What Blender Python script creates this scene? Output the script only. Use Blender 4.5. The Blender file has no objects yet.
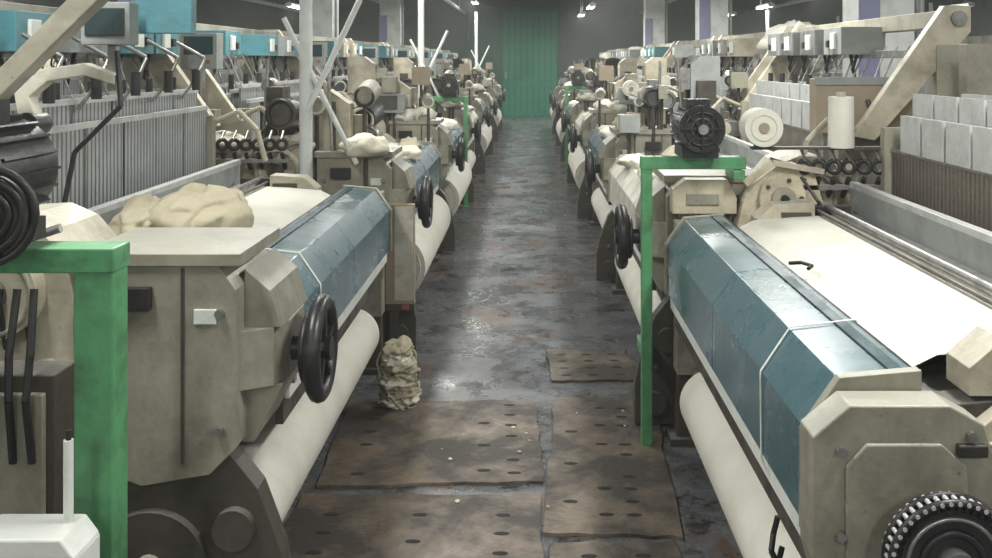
import bpy, bmesh, math, random
from mathutils import Vector, Matrix, noise
random.seed(7)
S = bpy.context.scene
PI = math.pi
S.view_settings.view_transform='Standard'
S.view_settings.exposure=.22

# ---------------------------------------------------------------- materials
MATS = {}
def mat(name, col, rough=.5, metal=0., grime=.5, gcol=(.045,.04,.03), gs=5., bump=.15, lo=.45, hi=.7, coat=0., stripes=None, dust=0., low=0.):
    m = bpy.data.materials.new(name); m.use_nodes = True
    nt = m.node_tree; N = nt.nodes; L = nt.links
    b = N['Principled BSDF']
    tc = N.new('ShaderNodeTexCoord')
    n1 = N.new('ShaderNodeTexNoise'); n1.inputs['Scale'].default_value = gs; n1.inputs['Detail'].default_value = 9; n1.inputs['Roughness'].default_value = .65
    L.new(tc.outputs['Object'], n1.inputs['Vector'])
    r1 = N.new('ShaderNodeValToRGB'); r1.color_ramp.elements[0].position = lo; r1.color_ramp.elements[1].position = hi
    L.new(n1.outputs['Fac'], r1.inputs['Fac'])
    mul = N.new('ShaderNodeMath'); mul.operation = 'MULTIPLY'; mul.inputs[1].default_value = grime
    L.new(r1.outputs['Color'], mul.inputs[0])
    mx = N.new('ShaderNodeMixRGB'); mx.inputs[1].default_value = (*col,1); mx.inputs[2].default_value = (*gcol,1)
    L.new(mul.outputs[0], mx.inputs[0])
    out = mx.outputs[0]
    if stripes:
        sc, ax, c2 = stripes
        w = N.new('ShaderNodeTexWave'); w.wave_type='BANDS'; w.bands_direction = ax
        w.inputs['Scale'].default_value = sc; w.inputs['Distortion'].default_value = .6
        L.new(tc.outputs['Object'], w.inputs['Vector'])
        m2 = N.new('ShaderNodeMixRGB'); m2.inputs[2].default_value = (*c2,1)
        rr = N.new('ShaderNodeValToRGB'); rr.color_ramp.elements[0].position=.45; rr.color_ramp.elements[1].position=.8
        L.new(w.outputs['Fac'], rr.inputs['Fac']); L.new(rr.outputs['Color'], m2.inputs[0]); L.new(out, m2.inputs[1]); out = m2.outputs[0]
    if low > 0:   # oily grime, stronger low down
        mp = N.new('ShaderNodeMapping'); mp.inputs['Scale'].default_value=(5,5,2.6); L.new(tc.outputs['Object'],mp.inputs[0])
        ns = N.new('ShaderNodeTexNoise'); ns.inputs['Scale'].default_value=1.; ns.inputs['Detail'].default_value=9; ns.inputs['Roughness'].default_value=.7
        L.new(mp.outputs[0],ns.inputs['Vector'])
        rs = N.new('ShaderNodeValToRGB'); rs.color_ramp.elements[0].position=.40; rs.color_ramp.elements[1].position=.72; L.new(ns.outputs['Fac'],rs.inputs['Fac'])
        sz = N.new('ShaderNodeSeparateXYZ'); L.new(tc.outputs['Object'],sz.inputs[0])
        mz = N.new('ShaderNodeMapRange'); mz.inputs['From Min'].default_value=.5; mz.inputs['From Max'].default_value=1.12; mz.inputs['To Min'].default_value=1.; mz.inputs['To Max'].default_value=.35
        L.new(sz.outputs['Z'],mz.inputs['Value'])
        k = N.new('ShaderNodeMath'); k.operation='MULTIPLY'; L.new(rs.outputs['Color'],k.inputs[0]); L.new(mz.outputs[0],k.inputs[1])
        k2 = N.new('ShaderNodeMath'); k2.operation='MULTIPLY'; L.new(k.outputs[0],k2.inputs[0]); k2.inputs[1].default_value=low
        m4 = N.new('ShaderNodeMixRGB'); m4.inputs[2].default_value=(*gcol,1); L.new(k2.outputs[0],m4.inputs[0]); L.new(out,m4.inputs[1]); out=m4.outputs[0]
        nb = N.new('ShaderNodeTexNoise'); nb.inputs['Scale'].default_value=38; nb.inputs['Detail'].default_value=6; nb.inputs['Roughness'].default_value=.7
        L.new(tc.outputs['Object'],nb.inputs['Vector'])
        rb = N.new('ShaderNodeValToRGB'); rb.color_ramp.elements[0].position=.62; rb.color_ramp.elements[1].position=.72; L.new(nb.outputs['Fac'],rb.inputs['Fac'])
        kb = N.new('ShaderNodeMath'); kb.operation='MULTIPLY'; L.new(rb.outputs['Color'],kb.inputs[0]); kb.inputs[1].default_value=low*.7
        m5 = N.new('ShaderNodeMixRGB'); m5.inputs[2].default_value=(gcol[0]*.6,gcol[1]*.55,gcol[2]*.5,1); L.new(kb.outputs[0],m5.inputs[0]); L.new(out,m5.inputs[1]); out=m5.outputs[0]
    if dust > 0:
        g = N.new('ShaderNodeNewGeometry'); sp = N.new('ShaderNodeSeparateXYZ'); L.new(g.outputs['Normal'], sp.inputs[0])
        mr = N.new('ShaderNodeMapRange'); mr.inputs['From Min'].default_value=.3; mr.inputs['From Max'].default_value=1.; mr.inputs['To Max'].default_value=dust
        L.new(sp.outputs['Z'], mr.inputs['Value'])
        n3 = N.new('ShaderNodeTexNoise'); n3.inputs['Scale'].default_value=14; n3.inputs['Detail'].default_value=6
        L.new(tc.outputs['Object'], n3.inputs['Vector'])
        mm = N.new('ShaderNodeMath'); mm.operation='MULTIPLY'; L.new(mr.outputs[0], mm.inputs[0]); L.new(n3.outputs['Fac'], mm.inputs[1])
        m3 = N.new('ShaderNodeMixRGB'); m3.inputs[2].default_value=(.60,.60,.57,1); L.new(mm.outputs[0], m3.inputs[0]); L.new(out, m3.inputs[1]); out=m3.outputs[0]
    L.new(out, b.inputs['Base Color'])
    rr2 = N.new('ShaderNodeMapRange'); rr2.inputs['To Min'].default_value = rough; rr2.inputs['To Max'].default_value = min(1, rough+(.3 if coat==0 else .08))
    L.new(r1.outputs['Color'], rr2.inputs['Value']); L.new(rr2.outputs[0], b.inputs['Roughness'])
    b.inputs['Metallic'].default_value = metal
    b.inputs['Coat Weight'].default_value = coat
    b.inputs['Coat Roughness'].default_value = .14
    if bump:
        n2 = N.new('ShaderNodeTexNoise'); n2.inputs['Scale'].default_value = 45; n2.inputs['Detail'].default_value = 4
        L.new(tc.outputs['Object'], n2.inputs['Vector'])
        bp = N.new('ShaderNodeBump'); bp.inputs['Strength'].default_value = bump; bp.inputs['Distance'].default_value = .01
        L.new(n2.outputs['Fac'], bp.inputs['Height']); L.new(bp.outputs[0], b.inputs['Normal'])
    MATS[name] = m
    return m

mat('olive', (.31,.295,.23), .36, 0, .7, (.07,.062,.044), 3.5, dust=.4, low=.85)
mat('beige', (.48,.44,.34), .42, 0, .7, (.13,.105,.07), 4.5, dust=.45, low=.75)
mat('castcream', (.58,.52,.39), .4, 0, .65, (.15,.12,.075), 7, dust=.3, low=.7)
mat('pale', (.58,.56,.48), .5, 0, .6, (.2,.18,.135), 7, low=.5)
mat('teal', (.006,.070,.095), .27, 0, .4, (.015,.055,.07), 2.5, bump=.02, coat=.22, dust=.30)
mat('teal_edge', (.006,.035,.045), .4, 0, .4, (.02,.03,.03), 6)
mat('tealbox', (.08,.23,.27), .4, 0, .6, (.05,.09,.09), 5)
mat('green', (.095,.32,.14), .4, 0, .7, (.035,.075,.035), 9, dust=.3, low=.75)
mat('black', (.009,.009,.010), .38, 0, .4, (.045,.042,.04), 12)
mat('darkframe', (.06,.054,.042), .45, .1, .8, (.018,.015,.011), 5, dust=.3)
mat('cloth', (.62,.59,.49), .85, 0, .5, (.40,.36,.28), 3, bump=.3)
mat('clothwhite', (.66,.645,.57), .8, 0, .5, (.46,.44,.37), 3, bump=.2)
mat('steel', (.36,.36,.35), .32, .85, .7, (.07,.06,.05), 9)
mat('bright', (.55,.56,.55), .35, .3, .5, (.25,.24,.22), 8)
mat('heald_light', (.45,.47,.47), .35, .3, .5, (.20,.19,.18), 4, stripes=(9,'Y',(.14,.145,.15)))
mat('heald_brown', (.13,.11,.088), .4, .3, .6, (.03,.026,.022), 4, stripes=(9,'Y',(.19,.165,.14)))
mat('whiteplastic', (.68,.69,.65), .4, 0, .4, (.36,.36,.33), 6)
mat('rust', (.30,.09,.05), .7, 0, .5)
mat('rag', (.43,.385,.28), .95, 0, .5, (.28,.24,.165), 6, bump=.35)
mat('whitepaint', (.66,.68,.66), .5, 0, .5, (.34,.33,.30), 5)
mat('bluecloth', (.22,.23,.36), .8, 0, .4, (.13,.13,.22), 4)
mat('plate', (.185,.142,.105), .34, .1, .95, (.032,.027,.022), 2.6, bump=.35, lo=.38, hi=.56)
mat('hole', (.006,.005,.005), .8, 0, 0, bump=0)
mat('doorgreen', (.0,.21,.11), .5, 0, .5, (.0,.14,.08), 1.5, bump=.1)
mat('doordark', (.002,.085,.052), .5, 0, .6, (.0,.05,.035), 1.5, bump=.1)
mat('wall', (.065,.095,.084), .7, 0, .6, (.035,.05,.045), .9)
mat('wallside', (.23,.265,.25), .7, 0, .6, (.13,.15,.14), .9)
mat('ceiling', (.11,.125,.12), .8, 0, .6, (.06,.07,.066), .8)
mat('greypaint', (.27,.29,.28), .5, 0, .6, (.11,.11,.10), 3)
mat('brownpanel', (.30,.245,.18), .6, 0, .5, (.18,.145,.105), 3)
mat('screen',(.03,.05,.055),.15,0,.2,bump=0)

def floor_mat():
    m=bpy.data.materials.new('floor_worn_concrete'); m.use_nodes=True
    nt=m.node_tree; N=nt.nodes; L=nt.links; b=N['Principled BSDF']
    tc=N.new('ShaderNodeTexCoord')
    def nz(s,d=8,r=.6,mp=None):
        n=N.new('ShaderNodeTexNoise'); n.inputs['Scale'].default_value=s; n.inputs['Detail'].default_value=d; n.inputs['Roughness'].default_value=r
        if mp:
            q=N.new('ShaderNodeMapping'); q.inputs['Scale'].default_value=mp; L.new(tc.outputs['Object'],q.inputs[0]); L.new(q.outputs[0],n.inputs['Vector'])
        else: L.new(tc.outputs['Object'],n.inputs['Vector'])
        return n
    def ramp(n,a,c):
        r=N.new('ShaderNodeValToRGB'); r.color_ramp.elements[0].position=a; r.color_ramp.elements[1].position=c; L.new(n.outputs['Fac'],r.inputs['Fac']); return r
    def mix(f,a,c2):
        x=N.new('ShaderNodeMixRGB'); L.new(f,x.inputs[0])
        if isinstance(a,tuple): x.inputs[1].default_value=(*a,1)
        else: L.new(a,x.inputs[1])
        x.inputs[2].default_value=(*c2,1); return x.outputs[0]
    a=ramp(nz(1.6,9,.75),.38,.62)
    c=mix(a.outputs[0],(.06,.063,.068),(.145,.15,.158))
    b2=ramp(nz(2.1,8,.8,(1,.5,1)),.52,.60)
    c=mix(b2.outputs[0],c,(.10,.064,.05))
    d=ramp(nz(4,9,.8),.52,.61)
    c=mix(d.outputs[0],c,(.018,.018,.018))
    e=ramp(nz(8,10,.85,(1,.35,1)),.60,.71)
    c=mix(e.outputs[0],c,(.33,.33,.32))
    L.new(c,b.inputs['Base Color'])
    r=N.new('ShaderNodeMapRange'); r.inputs['To Min'].default_value=.15; r.inputs['To Max'].default_value=.45
    L.new(ramp(nz(2.5,8,.75),.38,.65).outputs[0],r.inputs['Value']); L.new(r.outputs[0],b.inputs['Roughness'])
    bp=N.new('ShaderNodeBump'); bp.inputs['Strength'].default_value=.32; bp.inputs['Distance'].default_value=.012
    L.new(nz(7,8,.6).outputs['Fac'],bp.inputs['Height']); L.new(bp.outputs[0],b.inputs['Normal'])
    b.inputs['Specular IOR Level'].default_value=.8
    MATS['floor']=m
floor_mat()
def emis(name,col,st):
    m=bpy.data.materials.new(name); m.use_nodes=True; b=m.node_tree.nodes['Principled BSDF']
    b.inputs['Emission Color'].default_value=(*col,1); b.inputs['Emission Strength'].default_value=st; b.inputs['Base Color'].default_value=(.9,.9,.9,1)
    MATS[name]=m
emis('tube',(.96,1,.95),10)

# ---------------------------------------------------------------- mesh builder
class MB:
    def __init__(s): s.v=[]; s.f=[]; s.m=[]; s.sm=[]
    def add(s,vs,fs,mt,sm=False):
        o=len(s.v); s.v+= [Vector(p) for p in vs]
        for f in fs: s.f.append([i+o for i in f]); s.m.append(mt); s.sm.append(sm)
    def box(s,x0,x1,y0,y1,z0,z1,mt):
        vs=[(x,y,z) for z in (z0,z1) for y in (y0,y1) for x in (x0,x1)]
        s.add(vs,[(0,2,3,1),(4,5,7,6),(0,1,5,4),(2,6,7,3),(0,4,6,2),(1,3,7,5)],mt)
    def prism(s,prof,a,b,mt,axis='y',sm=False):
        n=len(prof)
        if axis=='y': f=lambda p,t:(p[0],t,p[1])
        elif axis=='x': f=lambda p,t:(t,p[0],p[1])
        else: f=lambda p,t:(p[0],p[1],t)
        vs=[f(p,a) for p in prof]+[f(p,b) for p in prof]
        s.add(vs,[tuple(range(n)),tuple(range(2*n-1,n-1,-1))]+[(i,i+n,(i+1)%n+n,(i+1)%n) for i in range(n)],mt)
        if sm:
            for k in range(1,n+1): s.sm[-k]=True
    def sheet(s,prof,a,b,mt,t=.004):
        up=[(p[0],p[1]) for p in prof]; dn=[(p[0],p[1]-t) for p in reversed(prof)]
        s.prism(up+dn,a,b,mt)
    def cyl(s,p0,p1,r0,mt,r1=None,seg=18,caps=True):
        r1=r0 if r1 is None else r1
        p0=Vector(p0);p1=Vector(p1); d=(p1-p0).normalized()
        u=d.orthogonal().normalized(); w=d.cross(u)
        vs=[]
        for p,r in((p0,r0),(p1,r1)):
            for i in range(seg):
                a=2*PI*i/seg; vs.append(p+u*math.cos(a)*r+w*math.sin(a)*r)
        s.add(vs,[(i,(i+1)%seg,(i+1)%seg+seg,i+seg) for i in range(seg)],mt,True)
        if caps: s.add(vs,[tuple(range(seg-1,-1,-1)),tuple(range(seg,2*seg))],mt)
    def bar(s,p0,p1,w,h,mt,up=(0,1,0)):
        p0=Vector(p0);p1=Vector(p1);d=(p1-p0).normalized(); a=Vector(up); a=(a-d*a.dot(d)).normalized(); b=d.cross(a)
        vs=[p+a*i*w/2+b*j*h/2 for p in(p0,p1) for i,j in((-1,-1),(1,-1),(1,1),(-1,1))]
        s.add(vs,[(3,2,1,0),(4,5,6,7),(0,1,5,4),(1,2,6,5),(2,3,7,6),(3,0,4,7)],mt)
    def torus(s,c,ax,R,r,mt,seg=32,k=8):
        c=Vector(c);d=Vector(ax).normalized();u=d.orthogonal().normalized();w=d.cross(u);vs=[]
        for i in range(seg):
            a=2*PI*i/seg;e=u*math.cos(a)+w*math.sin(a)
            for j in range(k):
                b=2*PI*j/k; vs.append(c+e*(R+r*math.cos(b))+d*r*math.sin(b))
        s.add(vs,[(i*k+j,((i+1)%seg)*k+j,((i+1)%seg)*k+(j+1)%k,i*k+(j+1)%k) for i in range(seg) for j in range(k)],mt,True)
    def path(s,pts,r,mt,seg=8):
        for a,b in zip(pts[:-1],pts[1:]): s.cyl(a,b,r,mt,seg=seg)
    def lump(s,c,sz,mt,amp=.3,fr=3.,seed=0,sub=4):
        bm=bmesh.new(); bmesh.ops.create_icosphere(bm,subdivisions=sub,radius=1)
        vs=[]
        for v in bm.verts:
            p=v.co.copy(); n=noise.fractal(p*fr+Vector((seed,seed*2,0)),1.,2.,3)
            rdg=abs(noise.noise(p*fr*1.4+Vector((seed*3,0,1))))
            p=p*(1+amp*n-amp*.7*rdg); vs.append((c[0]+p.x*sz[0],c[1]+p.y*sz[1],c[2]+max(p.z,-.75)*sz[2]))
        s.add(vs,[tuple(x.index for x in f.verts) for f in bm.faces],mt,True); bm.free()
    def mesh(s,name,mirror=False):
        me=bpy.data.meshes.new(name)
        sx=-1 if mirror else 1
        me.from_pydata([(p.x*sx,p.y,p.z) for p in s.v],[],s.f)
        names=[]
        for n in s.m:
            if n not in names: names.append(n)
        for n in names: me.materials.append(MATS[n])
        for i,p in enumerate(me.polygons): p.material_index=names.index(s.m[i]); p.use_smooth=s.sm[i]
        bm=bmesh.new(); bm.from_mesh(me); bmesh.ops.recalc_face_normals(bm,faces=bm.faces); bm.to_mesh(me); bm.free()
        return me
def obj(name,me,parent=None,loc=(0,0,0),bevel=0,rot=None):
    o=bpy.data.objects.new(name,me); S.collection.objects.link(o); o.location=loc
    if parent: o.parent=parent
    if rot: o.rotation_euler=rot
    if bevel:
        b=o.modifiers.new('bevel','BEVEL'); b.width=bevel; b.segments=2; b.limit_method='ANGLE'; b.angle_limit=math.radians(40)
    return o
def empty(name,loc=(0,0,0)):
    e=bpy.data.objects.new(name,None); S.collection.objects.link(e); e.location=loc; e.empty_display_size=.2; return e

# ---------------------------------------------------------------- loom parts (local: x outwards from aisle, y away from camera)
C0,C1=.42,2.58
def p_frame(y0=.12):
    m=MB()
    prof=[(.05,0),(.24,0),(.27,.26),(.42,.33),(.72,.34),(.86,0),(1.1,0),(1.15,.3),(1.68,.3),(1.78,0),(1.98,0),(1.98,.82),(1.5,.95),(.4,.92),(.20,.90),(.20,.60),(.06,.30)]
    for y in (y0,2.62):
        m.prism(prof,y,y+.09,'darkframe')
        m.box(.02,.30,y-.03,y+.12,0,.03,'darkframe')
        for (x,z) in((.35,.6),(.8,.62),(1.3,.6),(1.7,.6)):
            m.cyl((x,y-.02,z),(x,y+.11,z),.05,'darkframe',seg=12)
        m.box(1.30,1.42,y,y+.09,.9,1.72,'olive')
    for (x0,x1,z0,z1,mt) in((.28,.36,.55,.68,'darkframe'),(.95,1.07,.15,.27,'darkframe'),(1.85,1.95,.6,.72,'darkframe'),(.30,.42,.82,.90,'olive')):
        m.box(x0,x1,y0+.08,2.62,z0,z1,mt)
    m.box(.30,.32,y0+.08,2.62,.12,.60,'darkframe')
    m.box(.05,.2,2.60,2.72,.30,.95,'olive')
    return m
def cov_prof(o=0): return [(0-o,.665-o),(0-o,.87),(.075-o*.5,.975+o),(.235+o,.99+o),(.235+o,.94),(.07,.665-o)]
def p_cover(main='teal'):
    m=MB()
    mid=(C0+C1)/2
    m.prism(cov_prof(),C0+.03,mid-.002,main); m.prism(cov_prof(),mid+.002,C1-.03,main)
    m.prism(cov_prof(-.003),mid-.004,mid+.004,'teal_edge')
    m.prism([(.185,.9872),(.215,.990),(.215,.994),(.185,.9915)],C0+.03,C1-.03,'teal_edge')
    m.prism([(.236,.93),(.25,.93),(.25,.985),(.236,.985)],C0+.03,C1-.03,'black')
    m.box(.015,.03,C0+.03,C1-.02,.60,.665,'whiteplastic')
    m.box(.035,.06,C0+.03,C1-.02,.52,.665,'darkframe')
    for y in (C0,C1-.03): m.prism(cov_prof(.008),y,y+.03,'olive' if main=='teal' else 'beige')
    return m
def p_roll(r=.13,cx=.135,z=.31,y1=C1-.35,y0=C0-.15):
    m=MB()
    m.cyl((cx,y0,z),(cx,y1,z),r,'clothwhite',seg=40)
    m.cyl((cx,y0-.08,z),(cx,C1+.05,z),.028,'steel',seg=14)
    for k in range(3):
        for y in(y0-.002,y1+.002): m.torus((cx,y,z),(0,1,0),r*(.3+.27*k),.004,'cloth')
    m.cyl((.10,C0,.56),(.10,C1,.56),.03,'steel')
    return m
def p_fabric():
    m=MB()
    m.sheet([(.27,.95),(.34,.985),(.5,1.0),(.72,1.01)],C0+.16,C1-.12,'clothwhite')
    m.box(.25,.30,C0+.05,C1-.02,.86,.93,'steel')
    m.box(.722,.80,C0-.1,C1+.1,.93,1.0,'steel')
    m.box(.80,.83,C0-.05,C1+.05,.95,1.10,'greypaint')
    m.box(.797,.833,C0-.05,C1+.05,1.10,1.125,'bright')
    m.box(.83,.90,C0-.1,C1+.1,.86,.97,'greypaint')
    m.cyl((.67,C0+.05,1.03),(.67,C1,1.03),.016,'steel')
    m.cyl((.62,C0+.05,1.02),(.62,C1,1.02),.008,'darkframe')
    for y in(C0+.10,C1-.06):
        m.prism([(.36,.93),(.36,.99),(.43,1.05),(.60,1.06),(.60,.93)],y-.06,y+.06,'beige')
        m.box(.46,.585,y-.066,y-.058,.97,1.02,'darkframe')
        m.box(.60,.76,y-.03,y+.03,1.0,1.04,'black')
    return m
def p_heald(light=True):
    m=MB(); lo='heald_light' if light else 'heald_brown'
    for i in range(7):
        x=.96+i*.05; dz=.03*((i*3)%4)-.03
        top=1.42+dz
        if light:
            y=C0+.02
            while y<C1-.1:
                m.box(x,x+.012,y,y+.34,.84+dz,top,lo); y+=.36
            m.box(x-.006,x+.02,C0+.02,C1,top,top+.022,'bright')
        else:
            m.box(x,x+.012,C0+.02,C1,.84+dz,1.30+dz,lo)
            y=C0+.04
            while y<C1-.16:
                m.box(x-.006,x+.022,y,y+.20,1.30+dz,1.45+dz,'bright'); y+=.225
            m.box(x-.004,x+.018,C0+.02,C1,1.29+dz,1.305+dz,'steel')
    m.box(.93,1.31,C0-.04,C0+.02,.85,1.36,'olive'); m.box(.93,1.31,C1,C1+.05,.85,1.36,'olive')
    return m
def p_super(teal=True,k=0,right=False):
    m=MB(); rnd=random.Random(k)
    for y in(.16,2.66):
        m.prism([(.92,1.30),(1.02,1.28),(1.46,1.78),(1.46,1.90),(1.34,1.90)],y-.03,y+.03,'beige')
        m.prism([(1.42,.9),(1.55,.9),(1.95,1.35),(1.95,1.42),(1.85,1.42)],y-.02,y+.02,'olive')
        m.path([(.95,y,1.32),(.8,y-.05,1.38),(.7,y-.06,1.28),(.66,y-.06,1.12)],.014,'beige')
        m.cyl((1.40,y-.05,1.84),(1.40,y+.05,1.84),.035,'steel')
    m.box(1.34,1.44,.16,2.7,1.80,1.88,'olive')
    m.box(1.28,1.33,.16,2.7,1.66,1.70,'steel')
    if teal:
        pal=['greypaint','greypaint','beige','steel','pale','tealbox'] if right else ['tealbox','tealbox','greypaint','beige']
        for i,y in enumerate((.5,.95,1.45,1.95,2.3)):
            if rnd.random()<.25 and k: continue
            m.box(1.12,1.36,y,y+.32,1.68,1.83,rnd.choice(pal) if k else ('tealbox' if i!=2 else 'greypaint'))
            m.box(1.105,1.12,y+.08,y+.16,1.71,1.80,'whiteplastic'); m.box(1.105,1.12,y+.2,y+.24,1.72,1.76,'black')
            m.path([(1.24,y+.1,1.68),(1.22,y+.12,1.6),(1.26,y+.2,1.55),(1.25,y+.25,1.68)],.01,'black',seg=6)
    for i in range(14):
        y=.45+i*.16
        m.cyl((1.15+.02*(i%3),y,1.42),(1.30,y,1.72),.006,'steel',seg=6)
        if i%2: m.cyl((1.12,y,1.45),(1.12,y,1.56),.018,'black',seg=8)
    if k not in(9,) and not right:
        m.box(1.0,1.20,-.06,.06,1.60,1.80,'greypaint'); m.box(1.02,1.18,-.068,-.06,1.68,1.78,'screen'); m.box(1.10,1.16,-.02,.06,1.2,1.6,'steel')
        m.cyl((1.05,-.07,1.64),(1.05,-.06,1.64),.012,'rust',seg=8)
    return m
def p_housing():
    m=MB()
    m.prism([(.05,.62),(.05,1.04),(.10,1.11),(.46,1.12),(.46,.58),(.30,.52),(.12,.55)],0,.40,'olive')
    m.box(.035,.475,-.012,.41,1.105,1.138,'olive')
    m.prism([(.06,.03),(-.03,.08),(-.055,.16),(-.055,.34),(-.02,.40),(.06,.41)],.76,.92,'olive',axis='z')
    m.prism([(.05,.92),(-.052,.92),(-.02,1.02),(.05,1.08)],.08,.40,'olive')
    m.prism([(-.052,.76),(.06,.76),(.06,.60),(.03,.60)],.10,.38,'olive')
    for (x,z) in((.09,.98),(.42,.98),(.42,.66),(.09,.67)): m.cyl((x,-.02,z),(x,0,z),.012,'steel',seg=8)
    m.box(.10,.16,-.006,0,.95,.99,'whiteplastic')
    m.box(.27,.38,-.025,0,.99,1.05,'black')
    m.box(.185,.195,-.004,0,.58,1.10,'darkframe')
    m.prism([(.48,.45),(.48,1.02),(.50,1.12),(.56,1.19),(.64,1.225),(.74,1.22),(.82,1.17),(.86,1.08),(.88,.96),(.88,.45)],.0,.34,'beige')
    m.cyl((.67,-.06,1.04),(.67,.02,1.04),.12,'beige',seg=28); m.cyl((.67,-.10,1.04),(.67,-.05,1.04),.045,'darkframe')
    m.torus((.67,-.06,1.04),(0,1,0),.105,.008,'olive')
    m.cyl((.55,-.04,.80),(.55,.02,.80),.06,'beige'); m.cyl((.80,-.04,.76),(.80,.02,.76),.07,'black')
    m.cyl((.84,-.05,1.15),(.84,.03,1.15),.05,'beige')
    m.bar((.44,.1,.95),(.58,.1,.80),.05,.05,'beige'); m.cyl((.50,-.03,1.21),(.90,-.03,1.08),.012,'steel')
    m.prism([(-.09,.02),(-.09,.20),(-.06,.34),(.0,.50),(.08,.60),(.46,.60),(.62,.50),(.64,.02)],.03,.11,'darkframe')
    m.cyl((.28,.0,.30),(.28,.04,.30),.15,'darkframe',seg=32); m.cyl((.28,-.03,.30),(.28,.0,.30),.04,'olive',seg=16)
    m.cyl((.06,.0,.40),(.06,.04,.40),.055,'darkframe',seg=20); m.cyl((.0,.0,.12),(.0,.04,.12),.05,'darkframe',seg=20)
    for a,c in((.0,.28),(.45,.5),(.55,.15)): m.cyl((a,.015,c),(a,.03,c),.012,'steel',seg=8)
    return m
def p_wheel():
    m=MB(); c=(-.135,.20,.83)
    m.torus(c,(1,0,0),.127,.024,'black',seg=40,k=10); m.cyl((-.125,.20,.83),(-.11,.20,.83),.108,'black',seg=40); m.torus((-.10,.20,.83),(1,0,0),.09,.012,'black',seg=40)
    m.cyl((-.165,.20,.83),(-.04,.20,.83),.034,'black')
    for i in range(5):
        a=i*2*PI/5+.3; m.bar(c,(-.135,.20+.125*math.cos(a),.83+.125*math.sin(a)),.03,.022,'black',up=(1,0,0))
    return m
def p_warp():
    m=MB()
    m.cyl((1.66,.30,.56),(1.66,2.55,.56),.26,'clothwhite',seg=32)
    for y in(.25,2.55): m.cyl((1.66,y,.56),(1.66,y+.03,.56),.38,'steel',seg=36)
    m.sheet([(1.30,1.0),(1.55,1.02),(1.90,.98)],.4,2.5,'clothwhite'); m.cyl((1.9,.25,.96),(1.9,2.62,.96),.05,'steel')
    return m
def p_rings(m):
    for i in range(6):
        x=.62+i*.065; m.torus((x,-.14,1.19),(.6,1,0),.026,.011,'black',seg=16,k=6); m.cyl((x,-.14,1.14),(x,-.05,1.05),.012,'black',seg=8); m.cyl((x,-.16,1.22),(x,-.10,1.26),.008,'steel',seg=6)
    m.box(.58,1.0,-.14,-.10,1.09,1.11,'steel'); m.box(.72,.95,-.15,-.13,1.0,1.012,'rust')
def p_creel_pole():
    m=MB()
    m.cyl((.50,-.09,0),(.50,-.09,2.75),.036,'whitepaint',seg=16); m.cyl((.50,-.09,0),(.50,-.09,.03),.09,'whitepaint')
    m.cyl((.22,-.10,1.08),(.62,-.10,1.88),.015,'whitepaint',seg=10)
    m.cyl((.49,-.11,1.37),(.20,-.11,1.98),.017,'whitepaint',seg=10)
    p_rings(m); return m
def p_creel():
    m=MB()
    m.cyl((.97,-.12,0),(.97,-.12,1.26),.014,'greypaint',seg=10); m.cyl((.97,-.12,0),(.97,-.12,.02),.07,'greypaint')
    m.box(.40,.99,-.13,-.08,1.262,1.274,'darkframe')
    m.cyl((.44,-.18,1.36),(.44,-.05,1.36),.082,'clothwhite',seg=30); m.cyl((.44,-.19,1.36),(.44,-.05,1.36),.022,'brownpanel'); m.torus((.44,-.182,1.36),(0,1,0),.055,.003,'cloth')
    m.box(.42,.46,-.10,-.06,1.27,1.36,'darkframe')
    m.cyl((.79,-.11,1.27),(.79,-.11,1.49),.056,'clothwhite',r1=.053,seg=24); m.cyl((.79,-.11,1.27),(.79,-.11,1.51),.02,'beige')
    p_rings(m); return m
def p_gear(k):
    r=random.Random(k*13+1); m=MB()
    for i in range(18):
        x=r.uniform(.12,1.15); y=r.uniform(-.06,.35); z=1.11+ r.random()**1.6*.42
        t=r.random()
        if t<.38:
            q=r.uniform(.04,.09); m.cyl((x,y,z),(x+r.uniform(-.03,.03),y+r.uniform(.1,.22),z+r.uniform(-.03,.05)),q,r.choice(['black','darkframe','steel','olive','greypaint']),seg=18)
            m.torus((x,y,z),(0,1,0),q*.8,q*.15,r.choice(['steel','black','pale']),seg=18,k=6)
        elif t<.68:
            a,b,c=r.uniform(.03,.10),r.uniform(.04,.12),r.uniform(.04,.15); m.box(x-a,x+a,y-b*.6,y+b,z-.02,z+c,r.choice(['beige','olive','greypaint','pale','darkframe','brownpanel','steel']))
        elif t<.74:
            m.cyl((x,y,1.0),(x+r.uniform(-.12,.12),y,z+.25),.01,r.choice(['steel','whitepaint']),seg=8)
        elif t<.86:
            m.cyl((x,y,z),(x,y,z+.16),.05,r.choice(['clothwhite','cloth','tealbox']),r1=.03,seg=16)
        else: m.lump((x,y,1.17),(r.uniform(.1,.16),.14,.07),r.choice(['rag','cloth','clothwhite']),.25,2,i,3)
        m.cyl((x,y+.02,.95),(x,y+.02,z),.012,'darkframe',seg=6)
    m.prism([(.62,1.1),(.62,1.62),(.70,1.68),(.84,1.68),(.84,1.1)] if k%2 else [(.30,1.1),(.30,1.4),(.42,1.48),(.52,1.4),(.52,1.1)],.12,.26,'beige' if k%3 else 'greypaint')
    return m
def p_covertop(k):
    r=random.Random(k); m=MB()
    for i in range(3): m.lump((r.uniform(.1,.2),r.uniform(.7,2.2),1.0),(r.uniform(.08,.13),r.uniform(.12,.3),r.uniform(.03,.06)),r.choice(['clothwhite','cloth','rag']),.3,2,i+k,3)
    return m

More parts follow.
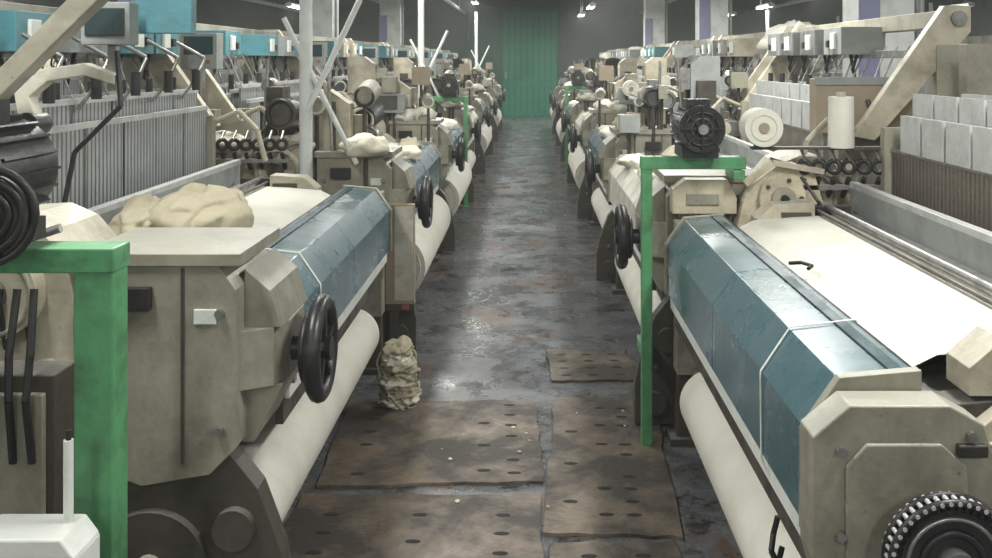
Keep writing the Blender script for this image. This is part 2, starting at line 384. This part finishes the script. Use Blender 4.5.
def both(f,name):
    mb=f(); return {1:mb.mesh(name),-1:mb.mesh(name+'_m',True)}
PM={'frame':both(p_frame,'side_frames'),'frameR':both(lambda:p_frame(.46),'side_frames_r'),'cover':both(p_cover,'front_cover'),'coverp':both(lambda:p_cover('pale'),'front_cover_pale'),
    'roll':both(p_roll,'cloth_roll'),'rollR':both(lambda:p_roll(y0=C0+.06),'cloth_roll_r'),'rollbig':both(lambda:p_roll(.20,.10,.40,C1-.2,C0+.02),'cloth_roll_full'),'fabric':both(p_fabric,'woven_fabric'),
    'heald_l':both(lambda:p_heald(True),'heald_frames'),'heald_b':both(lambda:p_heald(False),'heald_frames_b'),
    'super':both(p_super,'superstructure'),
    'housing':both(p_housing,'gear_housing'),'wheel':both(p_wheel,'handwheel'),'warp':both(p_warp,'warp_beam'),'creel':both(p_creel,'yarn_creel'),'creelp':both(p_creel_pole,'yarn_creel_p')}
for k in range(1,6):
    PM['gear%d'%k]=both(lambda:p_gear(k),'weft_gear%d'%k); PM['super_%d'%k]=both(lambda:p_super(True,k),'super%d'%k); PM['superr_%d'%k]=both(lambda:p_super(True,k,True),'superr%d'%k); PM['rags%d'%k]=both(lambda:p_covertop(k),'rags%d'%k)
nm={'frame':'side_frames','frameR':'side_frames','cover':'front_cover','coverp':'front_cover','roll':'cloth_roll','rollR':'cloth_roll','rollbig':'cloth_roll','fabric':'woven_fabric','heald_l':'heald_frames','heald_b':'heald_frames','housing':'gear_housing','wheel':'handwheel','warp':'warp_beam','creel':'yarn_creel','creelp':'yarn_creel'}
def loom(x0,y0,s,parts,bev=0):
    e=empty('weaving_loom',(x0,y0,0))
    for p in parts:
        n=nm.get(p) or ('superstructure' if p.startswith('super') else 'weft_feeders' if p.startswith('gear') else 'cover_rags')
        obj(n,PM[p][s],e,bevel=bev if n in('side_frames','front_cover','gear_housing','woven_fabric','superstructure') else 0)
    return e
XR,XL=.58,-.73
PITCH=2.9
core=['frame','fabric','warp','wheel','housing']
R1=loom(XR,1.68,1,['frameR','cover','rollR','fabric','heald_b','warp'],.004)
L1=loom(XL,2.65,-1,core+['cover','roll','heald_l','super'],.004)
R2=loom(XR-.02,4.45,1,core+['coverp','roll','superr_1','creel','heald_b','rags1'],.004)
L2=loom(XL,5.58,-1,core+['cover','rollbig','super_2','creelp','heald_l','gear2','rags2'],.004)
for k in range(2,8):
    loom(XR,4.45+PITCH*(k-1),1,core+['coverp' if k%2 else 'cover','rollbig' if k%2 else 'roll','superr_%d'%(k%5+1),'gear%d'%(k%5+1),'gear%d'%((k+2)%5+1),'rags%d'%(k%5+1),'heald_b' if k%3 else 'heald_l']+(['creel'] if k%3==0 else []))
for k in range(2,8):
    loom(XL,5.58+PITCH*(k-1),-1,core+['coverp' if k%2 else 'cover','roll' if k%2 else 'rollbig','super_%d'%((k+3)%5+1),'gear%d'%((k+1)%5+1),'gear%d'%((k+3)%5+1),'rags%d'%((k+2)%5+1),'heald_l']+(['creelp'] if k%4==3 else []))
for k in range(0,9):
    y=1.9+PITCH*k
    if y>26.5: continue
    far=['frame','cover','fabric','warp','heald_l','housing','gear%d'%((k+1)%5+1)]
    loom(5.75,y,-1,far+['superr_%d'%(k%5+1)]+(['creelp'] if k%3==1 else [])); loom(-5.9,y,1,far+['super_%d'%(k%5+1)]+(['creel'] if k%2 else []))
    if k>=1: loom(7.2,y,1,far+['superr_%d'%(k%5+1),'creelp']); loom(-7.3,y,-1,far+['super_%d'%(k%5+1),'creel'])

# ---------------------------------------------------------------- motor stands
def stand(name,X,Y,s,w=.05,ux0=0.,ux1=.42,motor_u=.2,r=.10,leg2=True):
    e=empty(name,(X,Y,0))
    m=MB()
    us=(ux0,ux1-w) if leg2 else (ux0,)
    for u in us: m.box(u,u+w,0,w,.0,1.19,'green')
    m.box(ux0-.004,ux1+.004,-.004,w+.004,1.185,1.24,'green')
    if leg2: m.box(ux0+w,ux1-w,w*.2,w*.8,.38,.38+w,'green')
    else: m.box(ux1-.05,ux1,.0,.19,1.14,1.18,'green'); m.box(ux0,ux0+.04,w,.20,.38,.43,'green')
    for u in us: m.box(u-.02,u+w+.02,-.02,w+.02,0,.012,'green')
    obj('green_frame',m.mesh('green_frame',s<0),e,bevel=.004)
    m=MB(); c=motor_u; z=1.24+r+.03; L=.17
    m.cyl((c,-L*.6,z),(c,L,z),r*.9,'black',seg=28)
    for i in range(20):
        a=2*PI*i/20; m.bar((c+r*.93*math.cos(a),-L*.5,z+r*.93*math.sin(a)),(c+r*.93*math.cos(a),L*.9,z+r*.93*math.sin(a)),.006,.02,'black',up=(-math.sin(a),0,math.cos(a)))
    m.cyl((c,-L*.75,z),(c,-L*.6,z),r*1.02,'black',seg=28)
    m.torus((c,-L*.76,z),(0,1,0),r*.72,r*.07,'black'); m.torus((c,-L*.76,z),(0,1,0),r*.45,r*.05,'darkframe'); m.cyl((c,-L*.95,z),(c,-L*.7,z),r*.22,'steel')
    for i in range(8):
        a=2*PI*i/8; m.bar((c,-L*.79,z),(c+r*.9*math.cos(a),-L*.79,z+r*.9*math.sin(a)),.012,.008,'black',up=(0,1,0))
    m.box(c-r*.8,c+r*.8,-L*.5,L*.8,1.24,1.26+.03,'black'); m.box(c-.05,c+.05,-.03,.08,z+r*.8,z+r*1.25,'black')
    obj('electric_motor',m.mesh('electric_motor',s<0),e)
    return e
stand('motor_stand',.475,4.25,1,w=.046,ux1=.44,motor_u=.235,r=.095,leg2=False)
e=stand('motor_stand',-.565,2.18,-1,w=.085,ux0=.345,ux1=.95,motor_u=.66,r=.13)
m=MB(); c=.555; z=1.33
for q in(.10,.075,.05): m.torus((c,-.14,z),(.35,1,0),q,.009,'black')
m.cyl((c,-.16,z),(c,-.10,z),.03,'steel'); m.cyl((c,-.12,z),(c,-.08,z),.085,'darkframe',seg=30)
m.box(c-.03,c+.03,-.11,-.07,1.24,1.27,'black')
obj('pulley_cage',m.mesh('pulley_cage',True),e)
stand('motor_stand',.56,4.45+PITCH*4-.17,1,w=.046); stand('motor_stand',-.70,5.58+PITCH*2-.17,-1,w=.046)

# lobed weft-drive casting on the second right loom
m=MB()
m.prism([(.36,.78),(.33,.92),(.36,1.04),(.42,1.13),(.50,1.19),(.60,1.20),(.67,1.15),(.70,1.05),(.74,.98),(.74,.84),(.66,.78)],-.14,-.012,'castcream')
m.cyl((.52,-.18,1.06),(.52,-.13,1.06),.10,'castcream',seg=30); m.cyl((.52,-.21,1.06),(.52,-.17,1.06),.05,'olive'); m.cyl((.52,-.225,1.06),(.52,-.2,1.06),.018,'black')
m.cyl((.42,-.17,.90),(.42,-.13,.90),.065,'castcream'); m.cyl((.42,-.19,.90),(.42,-.16,.90),.03,'darkframe')
m.cyl((.65,-.17,.90),(.65,-.13,.90),.07,'castcream'); m.torus((.65,-.17,.90),(0,1,0),.045,.008,'olive')
m.bar((.36,-.16,1.12),(.48,-.16,1.21),.03,.03,'castcream'); m.bar((.48,-.16,1.21),(.70,-.16,1.17),.03,.025,'beige')
m.path([(.40,-.19,1.0),(.47,-.22,.95),(.58,-.21,.84),(.70,-.18,.9)],.010,'darkframe')
m.path([(.60,-.17,1.15),(.66,-.22,1.05),(.70,-.2,.98)],.008,'black')
for i in range(5): a=i*1.25; m.cyl((.52+.08*math.cos(a),-.19,1.06+.08*math.sin(a)),(.52+.08*math.cos(a),-.175,1.06+.08*math.sin(a)),.010,'darkframe',seg=6)
m.prism([(.06,.98),(.06,1.09),(.12,1.13),(.30,1.13),(.34,1.05),(.34,.98)],-.10,-.013,'castcream')
m.box(.12,.26,-.11,-.10,1.02,1.07,'olive')
obj('weft_drive_casting',m.mesh('weft_drive_casting'),R2,bevel=.006)
m=MB(); m.box(-.09,.07,-.05,.0,.30,.85,'brownpanel'); m.box(-.085,.02,-.054,-.05,.32,.84,'pale'); m.box(-.09,.07,-.05,.05,.26,.30,'darkframe'); m.box(-.06,-.02,-.06,-.05,.27,.30,'rust'); m.box(.0,.05,-.04,-.01,0,.27,'darkframe')
obj('guard_panel',m.mesh('guard_panel',True),L2,bevel=.003)

# ---------------------------------------------------------------- near right end casting + chain wheel
m=MB()
m.prism([(.0,.0),(.0,.60),(-.015,.655),(-.015,.895),(.06,.958),(.26,.958),(.33,.92),(.37,.78),(.40,.60),(.40,0)],-.10,-.005,'olive')
m.prism([(.05,.50),(.05,.84),(.09,.885),(.24,.885),(.29,.84),(.31,.50)],-.112,-.10,'olive')
m.prism([(.37,.66),(.37,.88),(.46,.95),(.75,.95),(.75,.66)],.0,.22,'beige')
m.prism([(.44,.0),(.44,.66),(.75,.66),(.75,0)],.02,.22,'darkframe')
m.box(.38,.43,-.02,.0,.72,.85,'castcream')
for x,z in((.03,.87),(.29,.90),(.03,.7)): m.cyl((x+.01,-.115,z),(x+.01,-.09,z),.010,'steel',seg=8)
m.box(.27,.33,-.118,-.10,.86,.885,'black')
obj('end_casting',m.mesh('end_casting'),R1,(0,.42,0),.006)
m=MB(); cx,cz=.225,.69
m.cyl((cx,-.20,cz),(cx,-.165,cz),.100,'black',seg=48); m.cyl((cx,-.23,cz),(cx,-.10,cz),.035,'steel')
m.torus((cx,-.2,cz),(0,1,0),.06,.008,'black'); m.torus((cx,-.2,cz),(0,1,0),.088,.005,'steel')
for i in range(44):
    a=2*PI*i/44; c,s_=math.cos(a),math.sin(a)
    m.bar((cx+c*.095,-.1825,cz+s_*.095),(cx+c*.114,-.1825,cz+s_*.114),.02,.008,'black',up=(0,1,0))
    b=a+PI/44; c,s_=math.cos(b),math.sin(b)
    m.cyl((cx+c*.120,-.211,cz+s_*.120),(cx+c*.120,-.16,cz+s_*.120),.0045,'bright',seg=8)
m.torus((cx,-.203,cz),(0,1,0),.120,.0078,'black',seg=60,k=6); m.torus((cx,-.17,cz),(0,1,0),.120,.0078,'black',seg=60,k=6)
obj('chain_wheel',m.mesh('chain_wheel'),R1,(0,.42,0))

def string(par,s,y):
    m=MB(); P=[(.02,.60),(-.004,.66),(-.004,.872),(.073,.98),(.24,.996),(.262,.96)]
    m.path([(p[0],y+.01*i,p[1]) for i,p in enumerate(P)],.0026,'whiteplastic')
    obj('tie_string',m.mesh('tie_string',s<0),par)
string(R1,1,.80); string(L1,-1,.80)
m=MB(); m.path([(-.01,.62,.60),(-.02,.62,.56),(-.03,.60,.53),(-.015,.60,.50),(.0,.62,.53)],.007,'black')
m.path([(.25,1.52,1.0),(.28,1.49,1.008),(.30,1.44,1.008),(.28,1.41,1.005)],.006,'black')
obj('hook_tool',m.mesh('hook_tool'),R1)

# near-left superstructure
m=MB()
m.prism([(1.08,1.36),(1.16,1.36),(.60,1.93),(.50,1.93)],.42,.50,'olive')
m.prism([(1.05,1.355),(1.18,1.355),(1.18,1.30),(1.05,1.30)],.36,.56,'olive')
m.box(1.09,1.15,.40,.52,.92,1.36,'olive')
m.prism([(.87,1.44),(.93,1.44),(.95,1.55),(.86,1.62),(.72,1.64),(.62,1.60),(.62,1.57),(.72,1.60),(.84,1.58),(.90,1.53)],.60,.66,'pale')
m.cyl((.90,.58,1.44),(.90,.68,1.44),.04,'black')
m.box(.58,.74,.62,.70,1.70,1.84,'greypaint'); m.box(.595,.725,.612,.62,1.73,1.82,'screen'); m.box(.64,.67,.66,.69,1.55,1.70,'steel')
m.box(.42,.62,.75,.80,1.74,1.92,'tealbox')
m.path([(.62,.62,1.68),(.6,.6,1.5),(.75,.6,1.35),(.8,.6,1.1)],.009,'black')
m.path([(1.1,.42,1.5),(1.0,.4,1.35),(.9,.4,1.15)],.012,'black')
for i in range(5):
    y=.8+i*.38; m.path([(1.0,y,1.46),(.93,y,1.56),(.90,y+.04,1.66),(1.05,y+.06,1.74)],.009,'steel',seg=8); m.cyl((.93,y,1.50),(.93,y,1.60),.02,'black',seg=10)
obj('angled_bracket',m.mesh('angled_bracket',True),L1,bevel=.004)

# soft sack: folded cloth with gathered pleats
def sack(m,c,sz,mt,seed):
    bm=bmesh.new(); bmesh.ops.create_icosphere(bm,subdivisions=5,radius=1); vs=[]
    for v in bm.verts:
        p=v.co.copy(); a=math.atan2(p.y,p.x)
        n=noise.noise(p*1.1+Vector((seed,0,0)))*.28
        pl=.05*math.sin(a*9+seed+3*noise.noise(p*1.5+Vector((0,seed,0))))*(1-abs(p.z))
        wr=.045*math.sin(6*p.x+5*p.y+6*noise.noise(p*1.8+Vector((seed,seed,0))))
        p=p*(1+n+pl+wr); z=p.z if p.z<0 else p.z*(.85+.15*math.cos(a*2))
        vs.append((c[0]+p.x*sz[0],c[1]+p.y*sz[1],c[2]+max(z,-.7)*sz[2]))
    m.add(vs,[tuple(x.index for x in f.verts) for f in bm.faces],mt,True); bm.free()
m=MB()
sack(m,(.40,.72,1.12),(.16,.22,.11),'rag',2.); sack(m,(.58,.70,1.10),(.12,.18,.08),'rag',7.)
obj('cloth_sack',m.mesh('cloth_sack',True),L1,(0,.10,0))
m=MB(); r=random.Random(3)
for i in range(16):
    x=r.uniform(.45,1.05); y=r.uniform(-.06,.3)
    if i%3==0: m.cyl((x,y,1.02),(x+.02,y+.1,1.08),r.uniform(.02,.05),'black')
    elif i%3==1: m.box(x,x+.07,y,y+.06,.9,r.uniform(1.08,1.2),r.choice(['olive','darkframe','steel']))
    else: m.path([(x,y,.9),(x+.02,y-.03,1.1),(x+.1,y-.02,1.16),(x+.15,y,1.0)],.009,'black')
obj('weft_cutter_gear',m.mesh('cutter',True),L1)

e=empty('tool_shelf',(-1.15,1.98,0)); m=MB()
m.box(-.10,.26,0,.16,.50,.52,'greypaint')
for x in(-.09,.22):
    for y in(.01,.13): m.box(x,x+.02,y,y+.02,0,.5,'greypaint')
obj('shelf',m.mesh('shelf'),e,bevel=.003)
m=MB(); m.box(.0,.24,.02,.14,.52,.65,'whiteplastic'); m.prism([(.0,.65),(.03,.69),(.21,.69),(.24,.65)],.02,.14,'whiteplastic'); m.box(.18,.22,.01,.02,.56,.62,'black')
obj('plastic_case',m.mesh('plastic_case'),e,bevel=.012)
m=MB(); m.cyl((.19,.10,.69),(.19,.10,.86),.010,'whiteplastic'); m.cyl((.19,.10,.86),(.19,.10,.88),.006,'black')
obj('grease_tube',m.mesh('grease_tube'),e)
e=empty('cable_junction_box',(-1.33,2.38,0)); m=MB()
m.box(-.02,.20,0,.12,0,.90,'darkframe'); m.box(.0,.18,-.02,0,.55,.86,'olive')
for i in range(4): m.path([(.02+.045*i,-.02,.7),(.03+.04*i,-.04,.85),(.0+.05*i,-.02,.95),(.02+.04*i,0.02,1.1)],.010,'black')
m.cyl((.08,-.04,.35),(.08,0,.35),.09,'steel'); m.torus((.08,-.045,.35),(0,1,0),.07,.015,'black')
obj('box_body',m.mesh('box_body'),e,bevel=.004)

m=MB(); r=random.Random(5)
for i in range(8):
    z=.035+i*.034; m.lump((r.uniform(-.015,.015),r.uniform(-.02,.02),z),(.098-.004*i,.12,.038),'rag' if i%3 else 'cloth',.3,2.0,i*3,4)
for i in range(40):
    a=r.uniform(0,2*PI); q=r.uniform(.065,.09); z=r.uniform(.05,.27); pts=[]
    for t in range(5): pts.append((math.cos(a+t*.22)*q*(1.1+.06*math.sin(t*2+i)),math.sin(a+t*.22)*q*1.2,max(.01,z-.022*t+r.uniform(-.008,.008))))
    m.path(pts,.005,'rag' if i%3 else 'cloth',seg=5)
obj('cotton_waste_heap',m.mesh('cotton_waste_heap'),None,(-.63,4.78,0))

# ---------------------------------------------------------------- floor plates
def plate(x0,x1,y0,y1,rot,rows,z=0.):
    m=MB(); cx,cy=(x0+x1)/2,(y0+y1)/2; w,h=(x1-x0)/2,(y1-y0)/2
    n=9; pts=[]; r=random.Random(int(x0*100+y0*10))
    for a,b in(((-w,-h),(w,-h)),((w,-h),(w,h)),((w,h),(-w,h)),((-w,h),(-w,-h))):
        for i in range(n):
            t=i/n; pts.append((a[0]+(b[0]-a[0])*t+r.uniform(-.010,.010),a[1]+(b[1]-a[1])*t+r.uniform(-.012,.012)))
    m.prism(pts,z+.001,z+.013,'plate',axis='z')
    for (rx,ry0,ry1,st) in rows:
        y=ry0
        while y<ry1:
            if r.random()<.92: m.prism([(rx-cx+.028*math.cos(t*PI/4),y-cy+.013*math.sin(t*PI/4)) for t in range(8)],z+.0125,z+.0142,'hole',axis='z')
            y+=st
    obj('perforated_floor_plate',m.mesh('floor_plate'),None,(cx,cy,0),rot=(0,0,rot))
plate(-.84,.04,3.87,4.80,.045,[(-.70,3.97,4.75,.15),(-.08,3.95,4.75,.13),(-.20,3.98,4.75,.26)])
plate(.085,.56,3.45,4.85,-.045,[(.40,3.6,4.8,.11),(.30,3.6,4.8,.22),(.17,3.7,4.7,.35)])
plate(-.86,.04,2.75,3.77,-.01,[(-.72,2.9,3.7,.14),(-.10,2.9,3.7,.14),(-.4,3.2,3.7,.2)])
plate(.08,.50,2.6,3.40,.02,[(.38,2.7,3.35,.12),(.2,2.7,3.35,.2)])
plate(.10,.55,5.12,5.66,.05,[(.18,5.2,5.6,.12),(.32,5.2,5.6,.12),(.46,5.2,5.6,.12)])
m=MB(); r=random.Random(11)
for i in range(60):
    x=r.uniform(-.45,.45); y=r.uniform(5.8,16) if i%4 else r.uniform(3.5,4.7)
    s=r.uniform(.004,.013); h=.017 if y<4.9 else .003
    m.lump((x,y,h),(s,s*r.uniform(.6,1.6),.003),'cloth' if i%3 else 'rag',.4,3,i,1)
obj('lint_scraps',m.mesh('lint_scraps'))

# ---------------------------------------------------------------- background furniture
def column(x,y,w,mt='whitepaint'):
    m=MB(); m.box(-w/2,w/2,-w/2,w/2,0,3.78,mt); m.box(-w/2-.03,w/2+.03,-w/2-.03,w/2+.03,0,.25,'greypaint'); m.box(-w/2-.01,-w/2+.16,-w/2-.012,-w/2,1.3,2.6,'bluecloth')
    m.cyl((w/2+.04,-w/2+.05,0),(w/2+.04,-w/2+.05,3.65),.025,'greypaint')
    obj('support_column',m.mesh('support_column'),None,(x,y,0),.01)
for x,y in((2.85,15.7),(2.85,8.2),(-2.98,14.2),(-2.98,8.0),(2.85,23),(-2.98,21.5)): column(x,y,.44)
def cabinet(x,y):
    m=MB(); m.box(-.35,.35,-.2,.2,.06,1.52,'greypaint'); m.box(-.33,-.01,-.215,-.2,.12,1.48,'brownpanel'); m.box(.01,.33,-.215,-.2,.12,1.48,'brownpanel')
    m.box(-.05,-.03,-.23,-.215,.7,.85,'black'); m.box(.03,.05,-.23,-.215,.7,.85,'black')
    for a in(-.3,.24): m.box(a,a+.06,-.17,.17,0,.06,'black')
    obj('electrical_cabinet',m.mesh('cabinet'),None,(x,y,0),.006)
cabinet(2.98,6.3); cabinet(2.98,10.4); cabinet(-3.1,5.6)
m=MB(); m.lump((0,0,0),(.25,.4,.22),'clothwhite',.3,2.2,4); m.lump((.1,.6,-.02),(.2,.3,.18),'clothwhite',.3,2.2,9)
obj('draped_plastic_sheet',m.mesh('draped_sheet'),None,(2.05,7.75,1.72))
m=MB(); m.box(-.24,.24,0,.12,1.24,1.50,'brownpanel'); m.box(-.25,.25,-.01,.0,1.47,1.51,'greypaint')
for x in(-.2,.18): m.box(x,x+.03,.03,.06,.95,1.24,'steel')
m.path([(.0,-.01,1.4),(.02,-.05,1.3),(.1,-.03,1.2)],.01,'black')
obj('dobby_control_panel',m.mesh('dobby_panel'),R2,(1.04,.30,.06),.004)

# ---------------------------------------------------------------- room shell
W,YB,YF,H=13.,30.,-4.,3.8
def shell(name,x0,x1,y0,y1,z0,z1,mt):
    m=MB(); m.box(x0,x1,y0,y1,z0,z1,mt); obj(name,m.mesh(name))
shell('floor',-W-.2,W+.2,YF-.2,YB+.2,-.2,0,'floor')
shell('ceiling',-W-.2,W+.2,YF-.2,YB+.2,H,H+.2,'ceiling')
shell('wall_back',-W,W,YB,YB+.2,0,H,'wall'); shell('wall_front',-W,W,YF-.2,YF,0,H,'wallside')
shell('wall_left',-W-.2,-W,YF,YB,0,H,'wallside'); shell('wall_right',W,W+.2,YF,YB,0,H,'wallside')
m=MB()
m.box(-1.85,-.90,YB-.12,YB-.06,0,3.1,'doordark'); m.box(-.88,.84,YB-.10,YB-.04,0,3.1,'doorgreen')
for x in(-1.9,-.92,.80): m.box(x,x+.08,YB-.15,YB-.02,0,3.15,'doordark')
m.box(-1.9,.88,YB-.16,YB-.02,3.1,3.25,'doordark')
for i in range(9): m.box(-.82+i*.18,-.80+i*.18,YB-.115,YB-.1,0.05,3.05,'doordark')
for z in(.9,2.0): m.box(-.84,.80,YB-.125,YB-.1,z,z+.08,'doorgreen')
m.box(-.75,-.70,YB-.17,YB-.1,1.1,1.3,'steel')
obj('door_1',m.mesh('door_1'))
for i,y in enumerate(range(0,30,4)):
    m=MB(); m.box(-W,W,y,y+.22,H-.35,H,'ceiling'); obj('trim_%d'%(i+1),m.mesh('ceiling_beam'))
for x in(-3.6,3.3,-6.5,6.4,-1.95):
    m=MB(); m.cyl((0,-3,3.05),(0,29.8,3.05),.05,'greypaint')
    for k in range(9): m.cyl((0,-2+k*3.7,3.05),(0,-2+k*3.7,3.79),.012,'steel',seg=6)
    obj('overhead_conduit_pipe',m.mesh('pipe'),None,(x,0,0))

# fluorescent battens
fm=MB(); fm.box(-.03,.03,-.62,.62,.02,.07,'whitepaint')
fm.cyl((-.05,-.58,.0),(-.05,.58,.0),.016,'tube',seg=10); fm.cyl((.05,-.58,.0),(.05,.58,.0),.016,'tube',seg=10)
for y in(-.60,.58): fm.box(-.07,.07,y,y+.02,-.02,.05,'whitepaint')
def fixture(drop):
    f=MB(); f.v=list(fm.v); f.f=[list(q) for q in fm.f]; f.m=list(fm.m); f.sm=list(fm.sm)
    for y in(-.45,.45): f.cyl((0,y,.06),(0,y,drop),.006,'steel',seg=6)
    return f.mesh('fluorescent_lamp')
fA=fixture(3.79-3.15); fB=fixture(3.79-2.82)
n=0
for x in(-9.5,-5.2,-1.45,1.35,5.2,9.5):
    LZ=3.15 if x==-1.45 else 2.82
    for k in range(8):
        y=-2.+k*4.   # mid-bay, clear of the ceiling beams
        e=empty('fluorescent_lamp',(x,y+.11,LZ)); obj('fixture',fA if x==-1.45 else fB,e)
        ld=bpy.data.lights.new('lamp','AREA'); ld.shape='RECTANGLE'; ld.size=.26; ld.size_y=1.2; ld.energy=64; ld.color=(1.,1.,.95); ld.spread=math.radians(178)
        lo=bpy.data.objects.new('tube_light',ld); S.collection.objects.link(lo); lo.parent=e; lo.location=(0,0,-.025)
        if (k+n)%2==0:
            lu=bpy.data.lights.new('lamp_up','AREA'); lu.shape='RECTANGLE'; lu.size=.2; lu.size_y=1.2; lu.energy=20; lu.color=(1.,1.,.95)
            uo=bpy.data.objects.new('tube_light_up',lu); S.collection.objects.link(uo); uo.parent=e; uo.location=(0,0,.10); uo.rotation_euler=(PI,0,0)
    n+=1
w=bpy.data.worlds.new('w'); S.world=w; w.use_nodes=True; w.node_tree.nodes['Background'].inputs[0].default_value=(.5,.6,.6,1); w.node_tree.nodes['Background'].inputs[1].default_value=.3
# thin cotton-dust haze filling the air of the mill
vs=w.node_tree.nodes.new('ShaderNodeVolumeScatter'); vs.inputs['Color'].default_value=(.97,1,.96,1); vs.inputs['Density'].default_value=.004; vs.inputs['Anisotropy'].default_value=.1
w.node_tree.links.new(vs.outputs[0],w.node_tree.nodes['World Output'].inputs['Volume'])

# ---------------------------------------------------------------- camera (level, vertical fall by lens shift)
cd=bpy.data.cameras.new('cam'); cam=bpy.data.objects.new('camera',cd); S.collection.objects.link(cam)
cam.location=(0,0,1.65); cam.rotation_euler=(PI/2,0,0)
cd.sensor_width=36; cd.lens=36*1000/992
cd.shift_x=-34/992; cd.shift_y=-(279-60)/992
cd.clip_start=.05; cd.clip_end=100
S.camera=cam
